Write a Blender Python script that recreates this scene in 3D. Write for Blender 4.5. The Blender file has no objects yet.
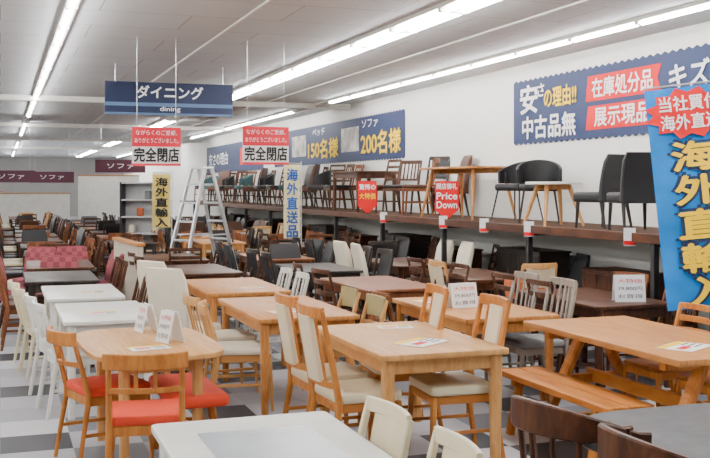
import bpy, bmesh, math, random
from mathutils import Vector, Matrix
random.seed(7)
scene=bpy.context.scene
COL=scene.collection
R=math.radians
# ---------------------------------------------------------------- materials
MATS={}
def _new(name):
    m=bpy.data.materials.new(name); m.use_nodes=True
    nt=m.node_tree; b=nt.nodes.get('Principled BSDF'); return m,nt,b
def plain(name,c,rough=.5,metal=0,var=.06,scale=6,bump=0,spec=.4):
    if name in MATS: return MATS[name]
    m,nt,b=_new(name)
    tc=nt.nodes.new('ShaderNodeTexCoord'); n=nt.nodes.new('ShaderNodeTexNoise'); n.inputs['Scale'].default_value=scale; n.inputs['Detail'].default_value=4
    nt.links.new(tc.outputs['Object'],n.inputs['Vector'])
    r=nt.nodes.new('ShaderNodeValToRGB')
    r.color_ramp.elements[0].color=(*[max(0,x*(1-var)) for x in c],1); r.color_ramp.elements[1].color=(*[min(1,x*(1+var)) for x in c],1)
    r.color_ramp.elements[0].position=.3; r.color_ramp.elements[1].position=.7
    nt.links.new(n.outputs['Fac'],r.inputs['Fac']); nt.links.new(r.outputs['Color'],b.inputs['Base Color'])
    b.inputs['Roughness'].default_value=rough; b.inputs['Metallic'].default_value=metal
    b.inputs['Specular IOR Level'].default_value=spec
    if bump:
        n2=nt.nodes.new('ShaderNodeTexNoise'); n2.inputs['Scale'].default_value=220
        nt.links.new(tc.outputs['Object'],n2.inputs['Vector'])
        bp=nt.nodes.new('ShaderNodeBump'); bp.inputs['Strength'].default_value=bump; bp.inputs['Distance'].default_value=.004
        nt.links.new(n2.outputs['Fac'],bp.inputs['Height']); nt.links.new(bp.outputs['Normal'],b.inputs['Normal'])
    MATS[name]=m; return m
def wood(name,c1,c2,rough=.42,sc=(14,1.2,3)):
    if name in MATS: return MATS[name]
    m,nt,b=_new(name)
    tc=nt.nodes.new('ShaderNodeTexCoord'); mp=nt.nodes.new('ShaderNodeMapping'); mp.inputs['Scale'].default_value=sc
    n=nt.nodes.new('ShaderNodeTexNoise'); n.inputs['Scale'].default_value=2.2; n.inputs['Detail'].default_value=7; n.inputs['Distortion'].default_value=.8
    r=nt.nodes.new('ShaderNodeValToRGB'); r.color_ramp.elements[0].color=(*c1,1); r.color_ramp.elements[1].color=(*c2,1)
    r.color_ramp.elements[0].position=.35; r.color_ramp.elements[1].position=.68
    nt.links.new(tc.outputs['Object'],mp.inputs['Vector']); nt.links.new(mp.outputs['Vector'],n.inputs['Vector'])
    nt.links.new(n.outputs['Fac'],r.inputs['Fac']); nt.links.new(r.outputs['Color'],b.inputs['Base Color'])
    b.inputs['Roughness'].default_value=rough; b.inputs['Specular IOR Level'].default_value=.25
    MATS[name]=m; return m
def emis(name,c,s):
    m,nt,b=_new(name); b.inputs['Base Color'].default_value=(*c,1)
    b.inputs['Emission Color'].default_value=(*c,1); b.inputs['Emission Strength'].default_value=s
    MATS[name]=m; return m
def plaid(name):
    m,nt,b=_new(name)
    tc=nt.nodes.new('ShaderNodeTexCoord'); mp=nt.nodes.new('ShaderNodeMapping'); mp.inputs['Scale'].default_value=(14,14,14)
    ck=nt.nodes.new('ShaderNodeTexChecker'); ck.inputs['Scale'].default_value=1
    ck.inputs['Color1'].default_value=(.30,.06,.075,1); ck.inputs['Color2'].default_value=(.19,.035,.05,1)
    nt.links.new(tc.outputs['Object'],mp.inputs['Vector']); nt.links.new(mp.outputs['Vector'],ck.inputs['Vector'])
    nt.links.new(ck.outputs['Color'],b.inputs['Base Color']); b.inputs['Roughness'].default_value=.9
    return m
OAK=wood('oak_wood',(.40,.155,.038),(.55,.25,.075))
BEECH=wood('beech_wood',(.50,.235,.075),(.64,.345,.125))
HONEY=wood('honey_wood',(.38,.125,.022),(.53,.21,.045))
PINE=wood('pine_wood',(.40,.125,.018),(.56,.215,.042))
WAL=wood('walnut_wood',(.040,.014,.007),(.095,.034,.015))
MID=wood('teak_wood',(.14,.043,.016),(.23,.08,.03))
BLK=wood('espresso_wood',(.016,.012,.011),(.040,.030,.025))
GRYW=wood('ash_grey_wood',(.20,.165,.14),(.32,.27,.23))
DKTOP=plain('charcoal_laminate',(.040,.042,.048),.5,var=.3,scale=14,spec=.3)
WHT=plain('white_lacquer',(.82,.80,.74),.3)
CRMP=plain('cream_paint',(.78,.68,.46),.4)
CREAM=plain('cream_vinyl',(.76,.65,.44),.45,bump=.1)
IVORY=plain('ivory_fabric',(.78,.70,.55),.8,bump=.3)
ORG=plain('orange_red_fabric',(.66,.05,.015),.75,bump=.3)
BLKL=plain('black_leather',(.015,.015,.017),.45,bump=.1,spec=.3)
BRNL=plain('brown_leather',(.08,.030,.016),.45,bump=.1,spec=.3)
GRYF=plain('grey_fabric',(.18,.18,.19),.9,bump=.3)
OLV=plain('olive_fabric',(.34,.28,.13),.9,bump=.3)
TEAL=plain('teal_fabric',(.045,.10,.11),.8,bump=.3)
RUST=plain('rust_fabric',(.38,.09,.03),.8,bump=.3)
PLD=plaid('red_plaid_fabric')
ALU=plain('brushed_aluminium',(.72,.73,.75),.32,metal=.8)
CHR=plain('steel',(.55,.55,.56),.25,metal=1)
BLKM=plain('black_metal',(.015,.015,.016),.5)
GLASS=plain('grey_mat_sheet',(.38,.41,.44),.25)
NAVY=plain('navy_print',(.008,.022,.085),.6)
NAVY2=plain('navy_board',(.006,.014,.055),.5)
STEELB=plain('slate_blue_print',(.08,.15,.28),.5)
SKY=plain('sky_blue_cloth',(.010,.20,.60),.8,var=.3,scale=2,spec=.2)
SKYD=plain('deep_blue_cloth',(.01,.07,.30),.7)
RED=plain('red_print',(.66,.010,.014),.6,spec=.2)
PINKR=plain('rose_red_print',(.66,.025,.05),.6,spec=.2)
PAPER=plain('white_print',(.86,.86,.85),.6)
PHOTO=plain('product_photo_print',(.40,.37,.34),.5,var=.7,scale=3)
YEL=plain('yellow_print',(.92,.60,.015),.6,spec=.2)
YELP=plain('pale_yellow_cloth',(.74,.57,.16),.8,spec=.2)
CRMC=plain('cream_cloth',(.78,.70,.38),.8,spec=.2)
MAR=plain('maroon_print',(.07,.015,.03),.6)
INK=plain('black_ink',(.012,.012,.012),.6)
PANEL=plain('partition_laminate',(.60,.53,.42),.5)
LGREY=plain('light_grey_steel',(.55,.56,.57),.5)
# ---------------------------------------------------------------- mesh builder
class MB:
    def __init__(s): s.v=[];s.f=[];s.mi=[];s.mats=[]
    def _m(s,m):
        if m not in s.mats: s.mats.append(m)
        return s.mats.index(m)
    def add(s,vs,fs,m):
        o=len(s.v); s.v+= [tuple(v) for v in vs]; k=s._m(m)
        for f in fs: s.f.append([i+o for i in f]); s.mi.append(k)
    def addbm(s,bm,m):
        bm.verts.index_update(); s.add([v.co.copy() for v in bm.verts],[[v.index for v in f.verts] for f in bm.faces],m); bm.free()
    def box(s,c,sz,m,rot=(0,0,0),bev=.004,seg=1):
        bm=bmesh.new(); bmesh.ops.create_cube(bm,size=1)
        for v in bm.verts: v.co=Vector((v.co.x*sz[0],v.co.y*sz[1],v.co.z*sz[2]))
        if bev: bmesh.ops.bevel(bm,geom=bm.edges[:],offset=min(bev,min(sz)*.48),segments=seg,profile=.5,affect='EDGES')
        M=Matrix.Translation(c)@ (Matrix.Rotation(rot[2],4,'Z')@Matrix.Rotation(rot[1],4,'Y')@Matrix.Rotation(rot[0],4,'X'))
        bm.transform(M); s.addbm(bm,m)
    def sweep(s,pts,w,h,m,up=(0,0,1),closed=False):
        pts=[Vector(p) for p in pts]; n=len(pts); U=Vector(up).normalized()
        W=w if isinstance(w,(list,tuple)) else [w]*n; H=h if isinstance(h,(list,tuple)) else [h]*n
        vs=[];
        for i,p in enumerate(pts):
            t=(pts[min(i+1,n-1)]-pts[max(i-1,0)]).normalized()
            sd=t.cross(U).normalized(); u=sd.cross(t).normalized()
            c=min(W[i],H[i])*.22; a=W[i]/2; b=H[i]/2
            for x,y in ((-a,-b+c),(-a,b-c),(-a+c,b),(a-c,b),(a,b-c),(a,-b+c),(a-c,-b),(-a+c,-b)): vs.append(p+sd*x+u*y)
        fs=[]
        for i in range(n-1):
            for j in range(8):
                k=(j+1)%8; fs.append([i*8+j,i*8+k,(i+1)*8+k,(i+1)*8+j])
        fs.append(list(range(8))[::-1]); fs.append([(n-1)*8+j for j in range(8)])
        s.add(vs,fs,m)
    def tube(s,pts,r,m,seg=8):
        pts=[Vector(p) for p in pts]; n=len(pts); RR=r if isinstance(r,(list,tuple)) else [r]*n
        vs=[];ref=None
        for i,p in enumerate(pts):
            t=(pts[min(i+1,n-1)]-pts[max(i-1,0)]).normalized()
            if ref is None: ref=Vector((1,0,0)) if abs(t.x)<.8 else Vector((0,1,0))
            a=(ref-t*ref.dot(t)).normalized(); ref=a; b=t.cross(a)
            for j in range(seg):
                an=2*math.pi*j/seg; vs.append(p+(a*math.cos(an)+b*math.sin(an))*RR[i])
        fs=[[i*seg+j,i*seg+(j+1)%seg,(i+1)*seg+(j+1)%seg,(i+1)*seg+j] for i in range(n-1) for j in range(seg)]
        fs.append(list(range(seg))[::-1]); fs.append([(n-1)*seg+j for j in range(seg)])
        s.add(vs,fs,m)
    def plate(s,outl,z0,z1,m,bev=.006,M=None):
        bm=bmesh.new(); vs=[bm.verts.new((x,y,z1)) for x,y in outl]; vb=[bm.verts.new((x,y,z0)) for x,y in outl]; n=len(outl)
        bm.faces.new(vs); bm.faces.new(vb[::-1])
        for i in range(n): bm.faces.new([vs[i],vb[i],vb[(i+1)%n],vs[(i+1)%n]])
        bmesh.ops.recalc_face_normals(bm,faces=bm.faces[:])
        if bev:
            E=[e for e in bm.edges if abs(e.verts[0].co.z-e.verts[1].co.z)<1e-6]
            bmesh.ops.bevel(bm,geom=E,offset=bev,segments=2,profile=.5,affect='EDGES')
        if M: bm.transform(M)
        s.addbm(bm,m)
    def mesh(s,name):
        me=bpy.data.meshes.new(name); me.from_pydata(s.v,[],s.f)
        for m in s.mats: me.materials.append(m)
        for p,k in zip(me.polygons,s.mi): p.material_index=k; p.use_smooth=True
        me.set_sharp_from_angle(angle=R(35)); me.update(); return me
def rrect(w,d,r,n=5):
    o=[]
    for cx,cy,a0 in ((w/2-r,d/2-r,0),(-w/2+r,d/2-r,90),(-w/2+r,-d/2+r,180),(w/2-r,-d/2+r,270)):
        for i in range(n+1):
            a=R(a0+90*i/n); o.append((cx+r*math.cos(a),cy+r*math.sin(a)))
    return o
def ell(w,d,n=32,p=2.0):
    o=[]
    for i in range(n):
        a=2*math.pi*i/n; c,sn=math.cos(a),math.sin(a)
        o.append((w/2*math.copysign(abs(c)**(2/p),c),d/2*math.copysign(abs(sn)**(2/p),sn)))
    return o
def put(me,name,loc,rot=0,parent=None,s=1):
    o=bpy.data.objects.new(name,me); COL.objects.link(o); o.location=loc; o.rotation_euler=(0,0,R(rot)); o.scale=(s,s,s)
    if parent: o.parent=parent
    return o
# ---------------------------------------------------------------- chairs (face +Y)
def legs(b,w,d,sh,m,splay=.02,t=.036,rnd=False):
    for sx in (-1,1):
        p0=(sx*(w/2-.03),d/2-.035,sh-.03); p1=(sx*(w/2-.03+splay),d/2-.03+splay,0)
        if rnd: b.tube([p1,p0],[t*.3,t*.5],m)
        else: b.sweep([p1,p0],[t*.7,t],[t*.7,t],m,up=(0,1,0))
def yb(z,d,sh,bh,rake): return -d/2+.02-rake*max(0,(z-sh))/(bh-sh)
def frame_chair(name,fm,sm,style='slat',w=.44,d=.44,sh=.45,bh=.86,rake=.09,bow=.035,rnd=False,cush=.05,pad=None,n=5,t=.034):
    b=MB(); legs(b,w,d,sh,fm,t=t+.002,rnd=rnd)
    tw=w/2-.02
    for sx in (-1,1):
        pts=[(sx*(tw+.015),-d/2-.045,0),(sx*tw,-d/2+.02,sh-.06),(sx*tw,yb(sh,d,sh,bh,rake),sh)]
        for k in (.33,.66,1): z=sh+(bh-.02-sh)*k; pts.append((sx*tw,yb(z,d,sh,bh,rake)-.01*k*k,z))
        if rnd: b.tube(pts,[t*.35,t*.5,t*.5,t*.45,t*.42,t*.36],fm)
        else: b.sweep(pts,[t*.75,t,t,t*.95,t*.85,t*.75],[t*.8,t*1.2,t*1.2,t,t*.9,t*.7],fm,up=(1,0,0))
    b.box((0,d/2-.035,sh-.05),(w-.07,.02,.055),fm); b.box((0,-d/2+.03,sh-.05),(w-.07,.02,.055),fm)
    for sx in (-1,1): b.box((sx*(w/2-.035),0,sh-.05),(.02,d-.08,.055),fm)
    o=[(x*(1+.06*(y/d)),y) for x,y in rrect(w,d-.02,.05)]
    b.plate(o,sh-.022,sh-.022+cush,sm,bev=min(.018,cush*.4))
    def rail(z,h,th=.022,ex=0,bw=None,m=None):
        bw=bow if bw is None else bw; L=tw+ex; y0=yb(z,d,sh,bh,rake)-.008
        b.sweep([(L*u,y0-bw*(1-u*u),z) for u in (-1,-.75,-.5,-.25,0,.25,.5,.75,1)],th,h,m or fm)
    def vert(x,z0,z1,ww,th=.014,m=None,rn=False):
        u=x/tw; q=bow*(1-u*u)
        P=[(x,yb(z,d,sh,bh,rake)-.008-q,z) for z in (z0,(z0+z1)/2,z1)]
        if rn: b.tube(P,ww/2,m or fm,6)
        else: b.sweep(P,ww,th,m or fm,up=(0,1,0))
    if style=='curverail':
        rail(bh-.03,.085,.024,.025,bow+.02); rail(sh+.18,.03,.018)
        for x in (-.05,.05): vert(x,sh+.18,bh-.05,.022)
    elif style=='hipad':
        rail(bh-.035,.07,.026); rail(sh+.09,.04,.022)
        vert(0,sh+.10,bh-.06,w*.42,.045,pad)
        for x in (-w*.27,w*.27): vert(x,sh+.1,bh-.05,.022)
    elif style=='panel':
        rail(bh-.03,.06); rail(sh+.14,.04); vert(0,sh+.15,bh-.05,w-.1,.012,pad)
    elif style=='slat':
        rail(bh-.03,.06); rail(sh+.11,.035)
        for i in range(n): vert((i-(n-1)/2)*(w-.11)/(n-1)*.86,sh+.12,bh-.05,.026)
    elif style=='ladder':
        for i in range(4): rail(sh+.12+(bh-sh-.15)*i/3,.045,.016)
    elif style=='spindle':
        rail(bh-.03,.075,.024,.03,bow+.015)
        for i in range(6): vert((i-2.5)*(w-.1)/6,sh,bh-.05,.013,rn=True)
    elif style=='upper':
        rail(bh-.09,.17,.02,.0,bow,pad or fm); rail(sh+.14,.03)
    for sx in (-1,1): b.box((sx*(w/2-.02),-.02,.2),(.016,d-.04,.022),fm,bev=.003)
    return b.mesh(name)
def parsons(name,up,lm,w=.46,d=.46,sh=.46,bh=.92,rake=.1):
    b=MB()
    for sx in (-1,1):
        b.sweep([(sx*(w/2-.03),d/2-.03,0),(sx*(w/2-.04),d/2-.05,sh-.12)],[.025,.04],[.025,.04],lm,up=(0,1,0))
        b.sweep([(sx*(w/2-.03),-d/2-.03,0),(sx*(w/2-.04),-d/2+.04,sh-.12)],[.025,.04],[.025,.04],lm,up=(0,1,0))
    b.box((0,.01,sh-.07),(w,d,.13),up,bev=.035,seg=3)
    pts=[];W=[];T=[]
    for i in range(7):
        k=i/6; z=sh-.12+(bh-sh+.12)*k; pts.append((0,-d/2+.02-rake*k*k,z)); W.append(w*(1-.03*k) if i<6 else w*.86); T.append(.085-.03*k if i<6 else .03)
    b.sweep(pts,W,T,up,up=(0,1,0))
    return b.mesh(name)
def tub(name,up,lm,w=.54,d=.5,sh=.45,bh=.78,metal=True,slats=False,h=.3):
    b=MB(); r=.012 if metal else .018
    for sx in (-1,1):
        for sy in (-1,1):
            b.tube([(sx*(w/2-.03),sy*(d/2-.02),0),(sx*(w/2-.09),sy*(d/2-.09),sh-.04)],[r*.7,r],lm)
    b.plate(rrect(w-.06,d-.04,.12,6),sh-.06,sh+.03,up,bev=.03)
    zc=bh-h/2; P=[];H=[]
    for i in range(17):
        a=R(-10+200*i/16); P.append((-math.cos(a)*(w/2-.01),-math.sin(a)*(d/2)+.02,zc-.06*(1-math.sin(max(0,min(math.pi,a))))-.0)); H.append(h*(.55+.45*max(0,math.sin(a))))
    b.sweep(P,.032,H,up)
    if slats:
        for i in range(2,15,2):
            a=R(-10+200*i/16); x,y=-math.cos(a)*(w/2-.02),-math.sin(a)*(d/2)+.03
            b.tube([(x*.85,y*.85,sh-.02),(x,y,zc)],.012,lm,6)
    else:
        for i in (2,14):
            a=R(-10+200*i/16); x,y=-math.cos(a)*(w/2-.02),-math.sin(a)*(d/2)+.03
            b.tube([(x*.9,y*.9,sh-.03),(x,y,zc)],.012,lm,6)
    return b.mesh(name)
C_ORG=frame_chair('m_orange',HONEY,ORG,'curverail',w=.42,bh=.82,bow=.05,rnd=True,cush=.055,t=.036)
C_HI=frame_chair('m_hipad',HONEY,CREAM,'hipad',w=.45,bh=1.0,rake=.10,cush=.06,pad=CREAM,t=.036)
C_CRM=frame_chair('m_cream',CRMP,CREAM,'panel',w=.43,bh=.84,bow=.03,rake=.08,pad=CRMP)
C_WHT=frame_chair('m_white',WHT,WHT,'slat',w=.42,bh=.84,n=4,cush=.03)
C_WHS=frame_chair('m_whitesp',CRMP,CRMP,'spindle',w=.42,bh=.80,cush=.03,rnd=True)
C_BEE=frame_chair('m_beech',BEECH,IVORY,'spindle',w=.43,bh=.8,rnd=True)
C_OLV=frame_chair('m_olive',BEECH,OLV,'upper',w=.45,bh=.82,pad=OLV)
C_PINE=frame_chair('m_pine',PINE,PINE,'ladder',w=.44,bh=.86,cush=.03)
C_GRY=frame_chair('m_grey',GRYW,GRYF,'slat',w=.44,bh=.95,n=5)
C_WAL=frame_chair('m_wal',WAL,BLKL,'slat',w=.44,bh=.88)
C_WAL2=frame_chair('m_wal2',WAL,BRNL,'ladder',w=.44,bh=.92)
C_MID=frame_chair('m_mid',MID,CREAM,'upper',w=.44,bh=.84,pad=MID)
C_MID2=frame_chair('m_mid2',MID,BRNL,'spindle',w=.44,bh=.88)
C_BLK=frame_chair('m_blk',BLK,BLKL,'panel',w=.44,bh=.94,pad=BLKL)
C_LT=frame_chair('m_light',BEECH,CREAM,'panel',w=.43,bh=.92,pad=CREAM)
P_BLK=parsons('m_pblk',BLKL,BLK); P_CRM=parsons('m_pcrm',IVORY,BLK,bh=.98); P_BRN=parsons('m_pbrn',BRNL,BLK); P_GRY=parsons('m_pgry',GRYF,BLK); P_PLD=parsons('m_ppld',PLD,WAL,bh=.86,w=.46); P_RUST=parsons('m_prust',RUST,WAL,bh=.8)
A_BLK=tub('m_ablk',BLKL,BLKM); A_TEAL=tub('m_ateal',TEAL,BLKM); A_WAL=tub('m_awal',WAL,WAL,metal=False,slats=True,h=.13,bh=.86,w=.52,d=.52)
CN={'m_wal':'slat_back_chair','m_wal2':'ladder_back_chair','m_blk':'black_dining_chair','m_pblk':'black_upholstered_chair','m_pbrn':'brown_upholstered_chair','m_mid':'brown_dining_chair','m_mid2':'brown_spindle_chair','m_pgry':'grey_upholstered_chair','m_light':'light_wood_chair','m_pcrm':'ivory_upholstered_chair','m_ppld':'red_plaid_chair','m_ablk':'black_armchair','m_ateal':'teal_armchair','m_grey':'grey_slat_chair'}
# ---------------------------------------------------------------- tables
def table(name,top,leg,w=.8,l=1.3,h=.72,t=.03,r=.02,kind='corner',lt=.065,mat=None,ov=.03):
    b=MB()
    o=ell(w,l,40,4) if kind=='oval' else rrect(w,l,r)
    b.plate(o,h-t,h,top,bev=.006)
    if mat: b.box((0,0.14,h+.0015),(w*.6,l*.5,.003),mat,bev=0)
    if kind in('corner','oval'):
        q=.13 if kind=='oval' else 0
        X=w/2-ov-lt/2-q; Y=l/2-ov-lt/2-q
        for sx in(-1,1):
            for sy in(-1,1): b.sweep([(sx*X,sy*Y,0),(sx*X,sy*Y,h-t)],[lt*.75,lt],[lt*.75,lt],leg,up=(0,1,0))
        for sx in(-1,1): b.box((sx*X,0,h-t-.045),(.02,2*Y,.09),leg)
        for sy in(-1,1): b.box((0,sy*Y,h-t-.045),(2*X,.02,.09),leg)
    elif kind=='splay':
        for sx in(-1,1):
            for sy in(-1,1): b.tube([(sx*(w/2-.05),sy*(l/2-.06),0),(sx*(w/2-.16),sy*(l/2-.2),h-t)],[.016,.028],leg,10)
        for sy in(-1,1): b.box((0,sy*(l/2-.2),h-t-.03),(w-.3,.03,.06),leg)
        b.box((0,0,h-t-.03),(.03,l-.4,.06),leg)
    elif kind=='trestle':
        for sy in(-1,1):
            y=sy*(l/2-.24)
            for sx in(-1,1): b.sweep([(sx*(w/2-.06),y,.05),(sx*.07,y,h-t)],.06,.09,leg,up=(0,1,0))
            b.box((0,y,h-t-.03),(w-.12,.06,.06),leg); b.box((0,y,.035),(w-.02,.07,.07),leg); b.box((0,y,.32),(w*.42,.05,.07),leg)
        b.box((0,0,.34),(.035,l-.36,.09),leg)
    elif kind=='ped':
        b.tube([(0,0,.03),(0,0,.1),(0,0,.3),(0,0,h-t)],[.06,.05,.04,.06],leg,14)
        for k in range(4):
            a=R(45+90*k); b.sweep([(0,0,.12),(math.cos(a)*.25,math.sin(a)*.3,.06),(math.cos(a)*.36,math.sin(a)*.42,.02)],.05,[.09,.05,.04],leg)
    return b.mesh(name)
def bench(name,m,w=.34,l=1.35,h=.42,planks=True):
    b=MB()
    if planks:
        for sx in(-1,1): b.box((sx*w/4,0,h-.02),(w/2-.008,l,.04),m)
    else: b.box((0,0,h-.03),(w,l,.08),ORG,bev=.03,seg=3)
    for sy in(-1,1):
        y=sy*(l/2-.18)
        for sx in(-1,1): b.sweep([(sx*(w/2-.01),y,0),(sx*(w/2-.09),y,h-.04)],.05,.06,m,up=(0,1,0))
        b.box((0,y,h-.065),(w-.06,.05,.05),m); b.box((0,y,.16),(w-.1,.03,.05),m)
    b.box((0,0,.18),(.03,l-.36,.06),m)
    return b.mesh(name)
T_WH=table('t_wh',WHT,WHT,.76,1.5,r=.03,mat=GLASS); T_WH2=table('t_wh2',WHT,WHT,.68,1.25,r=.02)
T_OAK=table('t_oak',BEECH,BEECH,.84,1.35,lt=.075,r=.03,t=.035); T_OAK2=table('t_oak2',OAK,OAK,.8,1.5,t=.035); T_MIDT=table('t_mid',MID,MID,.8,1.4)
T_OV=table('t_ov',BEECH,BEECH,.82,1.3,kind='oval'); T_WAL=table('t_wal',WAL,WAL,.8,1.4); T_BLK=table('t_blk',BLK,BLK,.75,1.3)
T_TRES=table('t_tres',OAK,PINE,.88,1.8,t=.04,kind='trestle',r=.015); T_SPL=table('t_spl',OAK,OAK,.8,1.5,kind='splay',r=.12)
T_RND=table('t_rnd',DKTOP,BLK,1.25,1.25,kind='ped',r=.42); T_SM=table('t_sm',WHT,BEECH,.6,.6,h=.5,kind='splay',r=.25)
TN={'t_wal':'walnut_dining_table','t_blk':'black_dining_table','t_mid':'brown_dining_table','t_oak2':'oak_dining_table'}
def chair(me,x,y,rot,z=0,name=None): return put(me,name or CN.get(me.name,'dining_chair'),(x,y,z),rot)
def tab(me,x,y,rot=0,z=0,name=None): return put(me,name or TN.get(me.name,'dining_table'),(x,y,z),rot)
FX,FNX,FY,FNY=-90,90,0,180
tab(T_WH,.965,3.43,name='white_dining_table')
chair(C_CRM,1.16,3.66,FNX+3,name='cream_dining_chair'); chair(C_CRM,1.19,3.12,FNX-3,name='cream_dining_chair')
tab(T_OV,.88,6.45,3,name='rounded_dining_table')
chair(C_ORG,.76,5.60,-8,name='orange_seat_chair'); chair(C_ORG,.64,6.45,-74,name='orange_seat_chair')
put(bench('b_org',HONEY,.36,.8,.44,False),'cushioned_bench',(1.12,6.35,0),2)
tab(T_OAK,2.50,6.08,name='oak_dining_table')
chair(C_HI,2.05,5.74,FX+3,name='high_back_chair'); chair(C_HI,2.07,6.34,FX+3,name='high_back_chair')
chair(C_HI,2.68,5.75,FNX-3,name='high_back_chair'); chair(C_HI,2.62,6.52,FNX-5,name='high_back_chair')
tab(T_WH2,.77,8.15,name='white_dining_table'); tab(T_WH2,.72,9.75,name='white_dining_table')
for y,x in((7.88,.56),(8.42,.52),(9.45,.45),(10.05,.42)): chair(C_WHT if y<9 else C_WHS,x,y,FX+8,name='white_dining_chair')
tab(T_BLK,.62,11.5); chair(C_MID2,.28,11.2,FX); chair(C_MID2,.28,11.75,FX); chair(C_WAL,1.0,11.3,FNX); chair(C_WAL,1.0,11.9,FNX)
chair(C_WAL,1.05,10.1,FNX,name='dark_dining_chair'); chair(C_WAL,1.03,9.5,FNX,name='dark_dining_chair')
tab(T_OAK2,2.2,7.95,name='oak_dining_table')
chair(C_BEE,1.78,7.6,FX-10,name='spindle_back_chair'); chair(C_BEE,1.78,8.25,FX+5,name='spindle_back_chair'); chair(C_OLV,2.6,7.6,FNX,name='olive_seat_chair'); chair(C_OLV,2.6,8.25,FNX,name='olive_seat_chair')
tab(T_OAK2,2.2,9.85,name='oak_dining_table')
chair(P_CRM,1.60,9.10,-50,name='ivory_upholstered_chair'); chair(P_CRM,1.64,9.95,-60,name='ivory_upholstered_chair')
chair(C_WHT,2.56,9.6,FNX,name='white_dining_chair'); chair(C_WHT,2.56,10.2,FNX,name='white_dining_chair')
tab(T_OAK2,3.65,7.45,name='oak_dining_table')
chair(C_GRY,4.05,7.15,FNX,name='grey_slat_chair'); chair(C_GRY,4.05,7.75,FNX,name='grey_slat_chair'); chair(C_MID,3.25,7.75,FX)
tab(T_TRES,4.05,5.6,name='trestle_dining_table'); put(bench('b_pine',PINE),'wooden_bench',(3.46,5.62,0))
chair(C_PINE,4.44,5.95,FNX,name='pine_ladder_back_chair'); chair(C_PINE,4.44,5.35,FNX,name='pine_ladder_back_chair')
tab(T_RND,2.76,3.13,name='dark_round_table')
chair(A_WAL,2.21,3.55,FX+10,name='curved_back_chair'); chair(A_WAL,2.24,2.96,FX-4,name='curved_back_chair')
tab(T_WAL,5.0,7.75); chair(C_WAL2,4.62,8.15,FX); chair(C_WAL2,4.62,7.5,FX); chair(P_RUST,5.05,8.78,180,name='rust_upholstered_chair'); chair(C_MID2,5.35,8.0,FNX+10); chair(C_MID2,5.35,7.4,FNX-10)
tab(T_WAL,5.05,10.2); chair(C_LT,5.2,9.3,FY); chair(C_LT,4.66,9.7,FX); chair(C_WAL2,4.66,10.3,FX)
dk=[C_WAL,C_WAL2,C_BLK,P_BLK,P_BRN,C_MID,C_MID2]; tl=[T_WAL,T_BLK,T_MIDT,T_WAL,T_BLK,T_OAK2]
def group(x,y,tm,cm,off=.44,ends=False):
    tab(tm,x+random.uniform(-.03,.03),y,random.uniform(-2,2))
    for sx in(-1,1):
        for dy in(-.33,.33):
            chair(cm,x+sx*(off+random.uniform(0,.04)),y+dy+random.uniform(-.03,.03),(-90 if sx<0 else 90)+random.uniform(-6,6))
    if ends: chair(cm,x+random.uniform(-.1,.1),y-.83,random.uniform(-15,15)+random.choice((0,0,180)))
group(.72,13.3,T_WAL,P_PLD,ends=True); chair(P_PLD,.40,14.4,150); chair(P_PLD,1.0,14.4,190)
for x,y0 in((.7,15.6),(2.25,11.95),(3.68,9.6),(5.0,12.2)):
    y=y0
    while y<(36 if x<1 else 31):
        if x>2 and x<4 and 14.3<y<17.2: y+=2.1; continue
        cm=random.choice(dk if random.random()<.85 else [P_GRY,C_LT,P_CRM]); group(x,y,random.choice(tl if x>1 else tl[:5]),cm,ends=y>12.4); y+=2.1 if x>1 else 1.95
for x in(-1.9,-3.6):
    for y in(8,10.1,12.2,14.3,17,20): group(x,y,random.choice(tl),random.choice(dk))
# ---------------------------------------------------------------- room
WX=6.85; CH=3.4; Y0,Y1=-5,60; XL=-9
def roomplane(name,verts,m):
    me=bpy.data.meshes.new(name); me.from_pydata(verts,[],[(0,1,2,3)]); me.materials.append(m); o=bpy.data.objects.new(name,me); COL.objects.link(o); return o
m,nt,b=_new('vinyl_tile_floor'); tc=nt.nodes.new('ShaderNodeTexCoord')
def sum_noise(cell,seed):
    ad=nt.nodes.new('ShaderNodeVectorMath'); ad.operation='ADD'; ad.inputs[1].default_value=(.001+seed,.001,0)
    sn=nt.nodes.new('ShaderNodeVectorMath'); sn.operation='SNAP'; sn.inputs[1].default_value=cell
    wn=nt.nodes.new('ShaderNodeTexWhiteNoise'); wn.noise_dimensions='2D'
    nt.links.new(tc.outputs['Object'],ad.inputs[0]); nt.links.new(ad.outputs[0],sn.inputs[0]); nt.links.new(sn.outputs[0],wn.inputs['Vector']); return wn.outputs['Value']
def cramp(stops,src):
    r=nt.nodes.new('ShaderNodeValToRGB'); r.color_ramp.interpolation='CONSTANT'; e=r.color_ramp.elements
    e[0].position=0; e[0].color=(*stops[0][1],1); e[1].position=stops[1][0]; e[1].color=(*stops[1][1],1)
    for p,c in stops[2:]: x=e.new(p); x.color=(*c,1)
    nt.links.new(src,r.inputs['Fac']); return r.outputs['Color']
ck=nt.nodes.new('ShaderNodeTexChecker'); ck.inputs['Scale'].default_value=1/.45; nt.links.new(tc.outputs['Object'],ck.inputs['Vector'])
ca=cramp([(0,(.42,.42,.46)),(.5,(.58,.58,.60)),(.8,(.30,.30,.34))],sum_noise((.45,.45,1),0))
cb=cramp([(0,(.04,.042,.05)),(.42,(.17,.18,.205)),(.72,(.36,.36,.39))],sum_noise((.9,.45,1),3.15))
mx=nt.nodes.new('ShaderNodeMix'); mx.data_type='RGBA'
nt.links.new(ck.outputs['Fac'],mx.inputs['Factor']); nt.links.new(ca,mx.inputs[6]); nt.links.new(cb,mx.inputs[7]); nt.links.new(mx.outputs[2],b.inputs['Base Color'])
b.inputs['Roughness'].default_value=.45; b.inputs['Specular IOR Level'].default_value=.25; FLO=m
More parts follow.
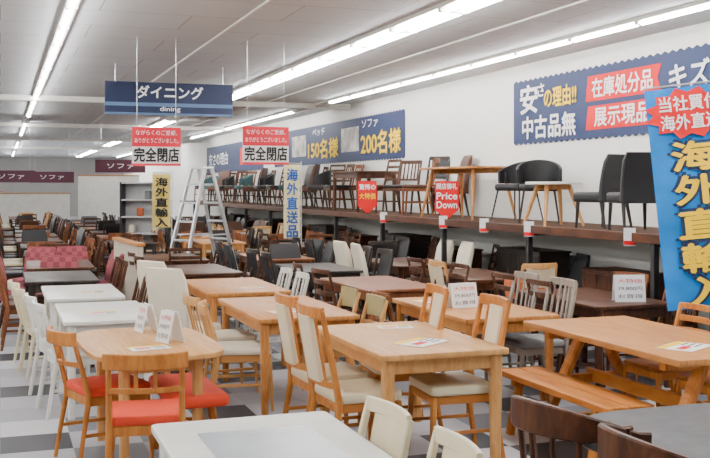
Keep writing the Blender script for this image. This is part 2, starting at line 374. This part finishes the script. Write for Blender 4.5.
m,nt,b=_new('ceiling_board'); tc=nt.nodes.new('ShaderNodeTexCoord'); br=nt.nodes.new('ShaderNodeTexBrick'); br.offset=.5
br.inputs['Scale'].default_value=1; br.inputs['Mortar Size'].default_value=.008; br.inputs['Brick Width'].default_value=1.8; br.inputs['Row Height'].default_value=.9
br.inputs['Color1'].default_value=(.72,.74,.76,1); br.inputs['Color2'].default_value=(.68,.70,.72,1); br.inputs['Mortar'].default_value=(.42,.43,.44,1)
nt.links.new(tc.outputs['Object'],br.inputs['Vector']); nt.links.new(br.outputs['Color'],b.inputs['Base Color']); b.inputs['Roughness'].default_value=.9; CEI=m
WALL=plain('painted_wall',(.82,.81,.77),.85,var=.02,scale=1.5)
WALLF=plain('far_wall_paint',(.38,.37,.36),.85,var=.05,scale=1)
roomplane('floor',[(XL,Y0,0),(WX,Y0,0),(WX,Y1,0),(XL,Y1,0)],FLO)
roomplane('ceiling',[(XL,Y0,CH),(XL,Y1,CH),(WX,Y1,CH),(WX,Y0,CH)],CEI)
roomplane('wall_right',[(WX,Y0,0),(WX,Y1,0),(WX,Y1,CH),(WX,Y0,CH)],WALL)
roomplane('wall_left',[(XL,Y0,0),(XL,Y0,CH),(XL,Y1,CH),(XL,Y1,0)],WALL)
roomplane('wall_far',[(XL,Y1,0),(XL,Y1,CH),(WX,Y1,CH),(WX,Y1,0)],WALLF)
roomplane('wall_near',[(XL,Y0,0),(WX,Y0,0),(WX,Y0,CH),(XL,Y0,CH)],WALL)
b=MB(); b.box((WX-.01,27.5,.05),(.02,65,.1),BLKM); put(b.mesh('bb'),'baseboard_right',(0,0,0))
b=MB()
for y in(19.5,28,36,44): b.box((-1,y,CH-.05),(15.6,.16,.10),WHT)
for x in(2.3,5.0,-1.2): b.box((x,27,CH-.01),(.03,64,.02),WHT)
put(b.mesh('tr'),'trim_1',(0,0,0))
TUBE=emis('fluorescent_tube',(1,.99,.97),80)
TUBEOFF=plain('unlit_tube',(.75,.76,.76),.3)
def lamprow(x,ya,yb_,wide=.1,two=False,seglen=1.25,gap=.035,off=()):
    b=MB(); b.box((0,(ya+yb_)/2,CH-.02),(wide,yb_-ya,.04),WHT)
    y=ya
    while y<yb_-.1:
        lit=not any(a<=y<c for a,c in off)
        for dx in ((-wide*.25,wide*.25) if two else (0,)):
            b.tube([(dx,y+gap,CH-.065),(dx,y+seglen-gap,CH-.065)],.018,TUBE if lit else TUBEOFF,6)
        for yy in(y+gap*.5,y+seglen-gap*.5): b.box((0,yy,CH-.055),(wide*.9,.03,.04),WHT)
        y+=seglen
    put(b.mesh('lamp'),'fluorescent_light_strip',(x,0,0))
lamprow(.62,2,55,.12,off=((24,27),(33,38),(44,48))); lamprow(4.0,1,55,.34,True,off=((18,24),(30,35),(41,46))); lamprow(6.05,1,55,.1,off=((18.5,20.5),(33,38))); lamprow(-2.8,0,55,.2,True,off=((20,25),(31,36))); lamprow(-6,0,55,.2,off=((20,25),(31,36)))  # last two rows, left of view, are unseen and added for lighting
# ---------------------------------------------------------------- display platform on the right
SZ=1.26; SX=5.62
b=MB(); b.box(((SX+WX)/2,19,SZ-.03),(WX-SX-.01,28,.05),plain('shelf_board',(.085,.045,.028),.8,spec=.15)); b.box((SX,19,SZ-.035),(.05,28,.09),WAL)
yy=5.4
while yy<33:
    b.box((SX+.02,yy,SZ/2-.03),(.06,.06,SZ-.06),BLKM); b.box(((SX+WX)/2,yy,SZ-.08),(WX-SX-.06,.05,.06),BLKM); yy+=2.3
put(b.mesh('shelf'),'display_platform',(0,0,0))
Z=SZ
for (x,y,r) in((6.05,8.6,-14),(6.1,9.25,10)): chair(P_BLK,x,y,r,Z).scale=(.95,.95,.85)
tab(T_SM,5.98,10.05,0,Z,'small_side_table'); chair(A_BLK,6.2,10.75,150,Z); chair(A_BLK,6.28,11.45,110,Z)
tab(T_SPL,6.2,12.75,6,Z,'oak_display_table')
chair(C_MID2,6.1,14.3,60,Z); chair(C_WAL,6.15,15.1,120,Z); chair(C_WAL2,6.1,15.9,100,Z); tab(T_WAL,6.2,17.0,0,Z)
chair(C_BLK,6.5,14.75,120,Z); chair(P_BRN,6.45,13.9,80,Z)
y=18.1;k=0
while y<32.3:
    chair([C_WAL,C_MID2,A_BLK,C_WAL2,P_BRN,C_WAL,A_TEAL,P_BLK][k%8],6.05+.38*(k%2),y,random.choice((60,90,120)),Z); y+=.55; k+=1
def cabinet(name,m,w,d,h,nd=2):
    b=MB(); b.box((0,0,h/2+.04),(w,d,h-.08),m); b.box((0,0,h+.01),(w+.03,d+.03,.025),m)
    for k in range(nd):
        x=(k-(nd-1)/2)*(w/nd); b.box((x,-d/2-.008,h/2+.04),(w/nd-.02,.018,h-.14),m); b.tube([(x+.1,-d/2-.035,h*.62),(x+.1,-d/2-.035,h*.75)],.006,CHR,6)
    for sx in(-1,1):
        for sy in(-1,1): b.box((sx*(w/2-.04),sy*(d/2-.04),.03),(.04,.04,.06),m)
    return b.mesh(name)
CB1=cabinet('cb1',BLK,1.1,.42,.9); CB2=cabinet('cb2',WAL,.9,.42,.8,3)
y=6.0;k=0
while y<30:
    if k%4==1: put(CB1,'sideboard_cabinet',(6.3,y+.2,0),-90); y+=1.4
    elif k%4==3: put(CB2,'sideboard_cabinet',(6.2,y+.1,0),-90); y+=1.25
    else: chair(random.choice(dk),6.1,y,90+random.uniform(-20,20)); y+=.75
    k+=1
b=MB()
for sx in(-1,1): b.box((sx*.45,0,.9),(.04,.35,1.8),BLKM)
for k in range(6): b.box((0,0,.08+k*.34),(.9,.35,.03),LGREY)
b.box((0,.17,.9),(.9,.01,1.76),LGREY)
for k in range(4):
    b.box((-.25+.16*k,-.02,.08+.34*(k%3+2)+.1),(.12,.16,.17),(PANEL,RUST,GRYF,CREAM)[k],bev=.02)
put(b.mesh('sh'),'tall_shelving_unit',(2.75,20.4,0)).rotation_euler=(0,0,R(-20))
# ---------------------------------------------------------------- signs
def text(parent,body,w,h,c,m,y=-.012,bold=.0,rot=0):
    cu=bpy.data.curves.new('txt','FONT'); cu.body=body; cu.align_x='CENTER'; cu.align_y='CENTER'; cu.size=1
    o=bpy.data.objects.new('lettering',cu); COL.objects.link(o); cu.materials.append(m)
    bpy.context.view_layer.update(); d=o.dimensions
    sx=w/max(d.x,.01); sy=h/max(d.y,.01)
    bb=[Vector(q) for q in o.bound_box]; cx=(min(q.x for q in bb)+max(q.x for q in bb))/2; cy=(min(q.y for q in bb)+max(q.y for q in bb))/2
    def setp(q,dx,dz,dy):
        q.parent=parent; q.scale=(sx,sy,1); q.rotation_euler=(R(90),R(rot),0); q.location=(c[0]-cx*sx+dx,y-dy,c[1]-cy*sy+dz)
    setp(o,0,0,0)
    if bold:
        e=bold*.9
        for i,(a,q) in enumerate(((-1,0),(1,0),(0,1),(0,-1))):
            p=bpy.data.objects.new('lettering_stroke',cu); COL.objects.link(p); setp(p,a*e*sx,q*e*sy,.0004*(i+1))
    return o
def rect(b,x,z,w,h,m,y=0,t=.006): b.box((x,y,z),(w,t,h),m,bev=0)
def vplate(b,outl,m,y=0,t=.004):
    n=len(outl); vs=[(p[0],y,p[1]) for p in outl]+[(p[0],y+t,p[1]) for p in outl]
    b.add(vs,[list(range(n)),list(range(n,2*n))[::-1]]+[[i,i+n,(i+1)%n+n,(i+1)%n] for i in range(n)],m)
b=MB(); rect(b,0,.0,1.78,.45,NAVY2,t=.03); rect(b,0,-.085,1.78,.05,STEELB,y=-.017); rect(b,0,-.215,1.78,.03,STEELB,y=-.017)
for x in(-.75,.75): b.tube([(x,0,.22),(x,0,CH-2.93)],.006,ALU,6)
o=put(b.mesh('s'),'hanging_department_sign',(2.24,14.05,2.93)); text(o,'ダイニング',.92,.17,(0,.09),PAPER,-.022,.03); text(o,'dining',.28,.08,(0,-.15),PAPER,-.022)
def closing(x,y,z,w=.55,h=.44,rz=0,name='hanging_sale_sign'):
    b=MB(); rect(b,0,0,w,h,PAPER,t=.01); rect(b,0,h*.25,w,h*.5,PINKR,y=-.007)
    rect(b,0,-h*.47,w,h*.06,PINKR,y=-.007)
    for q in(-w*.4,w*.4): b.tube([(q,0,h/2),(q,0,CH-z)],.002,ALU,4)
    o=put(b.mesh('s'),name,(x,y,z),rz)
    text(o,'ながらくのご愛顧、',w*.85,h*.13,(0,h*.36),PAPER,-.015); text(o,'ありがとうございました。',w*.9,h*.13,(0,h*.16),PAPER,-.015); text(o,'完全閉店',w*.92,h*.36,(0,-h*.21),INK,bold=.035)
closing(1.68,11.5,2.16); closing(2.91,11.3,2.18)
for x,y,z in((.3,30,2.0),(1.5,32,2.0),(3.0,27,2.25)):
    b=MB(); rect(b,0,0,1.3,.34,MAR,t=.02)
    for q in(-.5,.5): b.tube([(q,0,.2),(q,0,CH-z)],.004,ALU,4)
    o=put(b.mesh('s'),'hanging_department_sign',(x,y,z)); text(o,'ソファ',.7,.13,(0,0),PAPER,-.014)
def zig(w,h,n,a):
    o=[]
    for i in range(n): o.append((-w/2+w*i/n,h/2+(a if i%2 else 0)))
    o.append((w/2,h/2))
    for i in range(n): o.append((w/2-w*i/n,-h/2-(a if i%2 else 0)))
    o.append((-w/2,-h/2)); return o
b=MB(); W=5.6; vplate(b,zig(W,.84,84,.03),NAVY,t=.01)
vplate(b,[(-.95,.02),(-.90,.33),(.55,.33),(.48,.18),(.55,.02)],RED,y=-.006); vplate(b,[(-.95,-.33),(-.9,-.04),(.55,-.04),(.48,-.18),(.55,-.33)],RED,y=-.006)
o=put(b.mesh('s'),'wall_banner',(WX-.02,9.75,2.73),-90)
text(o,'安',.46,.38,(-2.35,.17),PAPER,bold=.03); text(o,'さ',.17,.17,(-2.03,.27),PAPER,bold=.03); text(o,'の理由!!',.78,.26,(-1.55,.15),YEL,bold=.03); text(o,'中古品無',1.35,.30,(-1.85,-.22),PAPER,bold=.03)
text(o,'在庫処分品',1.2,.23,(-.2,.175),PAPER,bold=.025); text(o,'展示現品',1.1,.22,(-.2,-.185),PAPER,bold=.025); text(o,'キズ・汚れ',1.7,.27,(1.55,.16),PAPER,bold=.03); text(o,'ありません',1.5,.22,(1.65,-.22),YEL,bold=.03)
b=MB(); W=9.0; vplate(b,zig(W,.84,120,.03),NAVY,t=.01)
rect(b,1.55,.02,1.1,.5,PHOTO,y=-.006); rect(b,-2.2,.02,1.2,.5,PHOTO,y=-.006)
o=put(b.mesh('s'),'wall_banner',(WX-.02,21.1,2.66),-90)
text(o,'ソファ',.9,.16,(2.75,.29),PAPER,bold=.02); text(o,'200名様',2.1,.44,(3.3,-.1),YEL,bold=.03); text(o,'ベッド',.9,.16,(-.6,.29),PAPER,bold=.02); text(o,'150名様',2.2,.42,(-.3,-.1),YEL,bold=.03)
b=MB(); vplate(b,zig(8,.84,100,.03),NAVY,t=.01); rect(b,2,0,1.6,.5,RED,y=-.006); o=put(b.mesh('s'),'wall_banner',(WX-.02,30.8,2.62),-90); text(o,'安さの理由',3,.4,(-2,0),PAPER,bold=.02)
def nobori(x,y,rz,w,h,zb,chars,cm,tm,base=0,big=False,top=None,name='advertising_banner_flag',tilt=0):
    b=MB(); nx,nz=8,16; vs=[];fs=[]
    for t in(0,.003):
        for i in range(nx+1):
            for j in range(nz+1):
                u,v=i/nx,j/nz; vs.append((-w/2+w*u,.012*math.sin(u*5+v*6)*(1 if big else .5)+t,zb+h*v))
    N=(nx+1)*(nz+1); ix=lambda i,j:i*(nz+1)+j
    for i in range(nx):
        for j in range(nz):
            q=[ix(i,j),ix(i+1,j),ix(i+1,j+1),ix(i,j+1)]; fs.append(q); fs.append([a+N for a in q][::-1])
    b.add(vs,fs,cm)
    b.tube([(w/2+.025,.01,base+.03),(w/2+.025,.01,zb+h+.05)],.011,ALU); b.tube([(w/2+.03,.01,zb+h+.02),(-w/2,.01,zb+h+.02)],.007,ALU)
    for k in range(5): z=zb+h*(.05+.22*k); b.box((w/2+.01,.01,z),(.05,.006,.03),cm,bev=0)
    b.plate(rrect(.34,.34,.05),base,base+.05,BLKM,M=Matrix.Translation((w/2+.025,0,0)))
    if top:
        pts=[]
        for k in range(24):
            a=2*math.pi*k/24; rr=.34 if k%2 else .27; pts.append((rr*1.05*math.cos(a),zb+h-.21+rr*.62*math.sin(a)))
        vplate(b,pts,RED,y=-.03)
    o=put(b.mesh('nb'),name,(x,y,0),rz); o.rotation_euler.y=R(tilt)
    n=len(chars); H=(h-(.42 if top else .05)); ch=H/n
    for k,c in enumerate(chars):
        if big: text(o,c,min(w*.74,ch*1.3),ch*.92,(0,zb+H-ch*(k+.5)),NAVY,-.020,.10)
        text(o,c,min(w*.68,ch*1.25),ch*.84,(0,zb+H-ch*(k+.5)),tm,-.03,.035)
    if top:
        for k,c in enumerate(top): text(o,c,.46,.12,(0,zb+h-.13-.15*k),PAPER,-.036,.025)
    return o
nobori(5.42,6.55,-28,.66,1.78,.74,'海外直輸入',SKY,YEL,big=True,top=['当社買付','海外直送'],tilt=-6)
nobori(2.55,16.9,0,.30,.90,1.02,'海外直輸入',YELP,INK)
nobori(4.28,15.0,0,.26,1.15,.90,'海外直送品',CRMC,SKYD)
def arrow(x,y,z,w,h,lines,rz=-20):
    b=MB(); vplate(b,[(-w/2,h/2),(w/2,h/2),(w/2,-h/2+.13),(0,-h/2),(-w/2,-h/2+.13)],RED,t=.006)
    b.tube([(0,.008,h/2),(0,.008,-h/2+.03)],.005,ALU,6); b.box((0,.01,-h/2+.01),(.1,.06,.02),BLKM)
    o=put(b.mesh('ar'),'price_down_sign',(x,y,z),rz)
    for k,(t,hh,zz,m) in enumerate(lines): text(o,t,w*.86,hh,(0,zz),m,-.006,.025)
arrow(5.68,12.3,SZ+.26,.32,.52,[('開店御礼',.08,.19,PAPER),('Price',.09,.06,PAPER),('Down',.09,-.06,PAPER)])
arrow(5.68,15.4,SZ+.27,.31,.54,[('驚愕の',.09,.17,PAPER),('大特価',.1,.02,YEL)])
def card(x,y,z,rz,w=.21,h=.24):
    b=MB(); b.box((0,0,h/2),(w,.006,h),PAPER,rot=(R(-12),0,0),bev=0); b.box((0,.07,h/2),(w,.006,h),PAPER,rot=(R(14),0,0),bev=0)
    o=put(b.mesh('cd'),'price_card',(x,y,z),rz)
    for k in range(3):
        t=text(o,['大特価','39,800円','お買得'][k],w*.8,h*.16,(0,h*(.78-.28*k)),(RED,INK,INK)[k],-.03); t.rotation_euler=(R(90-12),0,0); t.location.y=-.006+(h*(.78-.28*k)-h/2)*math.tan(R(12))
def sheet(x,y,z,rz,k=1):
    b=MB(); b.box((0,0,.001),(.3,.21,.002),PAPER,bev=0); b.box((0,.075,.0025),(.3,.05,.001),YEL,bev=0); b.box((-.05,-.02,.0025),(.12,.05,.001),RED,bev=0)
    for q in range(3): b.box((.08,.03-.04*q,.0025),(.1,.012,.001),INK,bev=0)
    put(b.mesh('sh'),'price_sheet',(x,y,z),rz,s=k)
card(.90,6.86,.72,-78,.16,.19); card(.98,6.34,.72,-70,.16,.2); card(3.55,7.35,.72,5,.24,.2); card(5.06,7.25,.72,-20,.26,.23)
sheet(2.50,5.8,.722,35,1.1); sheet(3.95,5.1,.722,30,1.1); sheet(.85,6.15,.722,10,.8); sheet(2.1,7.6,.722,15,.8); sheet(.75,8.0,.722,5,.8); sheet(.8,9.6,.722,0,.8); sheet(2.3,9.5,.722,20,.8); sheet(2.6,6.5,.722,-10,.8); sheet(3.5,7.9,.722,20)
def tag(x,y,z,rz=-25):
    b=MB(); rect(b,0,0,.11,.17,PAPER,t=.003); rect(b,0,-.055,.11,.04,RED,y=-.003); b.tube([(0,0,.08),(0,0,.12)],.002,INK,4); put(b.mesh('tg'),'hanging_price_tag',(x,y,z),rz)
for y in(8.0,9.9,11.0,12.2,14.4): tag(SX-.04,y,SZ-.03)
b=MB(); H=2.0
for sx in(-1,1):
    for sy in(-1,1): b.sweep([(sx*.62,sy*.26,0),(sx*.07,sy*.16,H)],.06,.035,ALU,up=(0,1,0)); b.box((sx*.63,sy*.262,.02),(.07,.05,.04),BLKM)
    for k in range(1,7):
        u=k*.29/H; x=sx*(.62-.55*u); yy=.26-.1*u; b.box((x,0,k*.29),(.06,2*yy,.03),ALU)
b.box((0,0,H),(.2,.38,.03),ALU)
for sy in(-1,1): b.box((0,sy*.21,.95),(.72,.01,.02),ALU)
put(b.mesh('ladder'),'aluminium_stepladder',(3.0,15.7,0),28)
def divider(x,y,w,h,rz=0,m=PANEL):
    b=MB(); b.box((0,0,h/2),(w,.06,h),m); b.box((0,0,h+.02),(w+.04,.1,.04),OAK)
    for sx in(-1,1): b.box((sx*(w/2-.1),0,.02),(.06,.4,.04),BLKM)
    put(b.mesh('pt'),'display_divider_screen',(x,y,0),rz)
divider(1.5,12.7,1.6,1.0,-86); divider(1.1,38,2.6,1.45,0,WHT); divider(3.8,38,2.2,2.1,0,WHT); divider(-.6,39,1.4,1.5,0,WHT)
cam=bpy.data.cameras.new('camera'); co=bpy.data.objects.new('camera',cam); COL.objects.link(co); co.location=(0,0,1.7); co.rotation_euler=(R(90),0,R(-19.54))
cam.sensor_width=36; cam.lens=36*1000/710; cam.shift_y=-42/710; cam.clip_end=200; scene.camera=co
w=bpy.data.worlds.new('world'); scene.world=w; w.use_nodes=True; w.node_tree.nodes['Background'].inputs[0].default_value=(.8,.85,.9,1); w.node_tree.nodes['Background'].inputs[1].default_value=.5
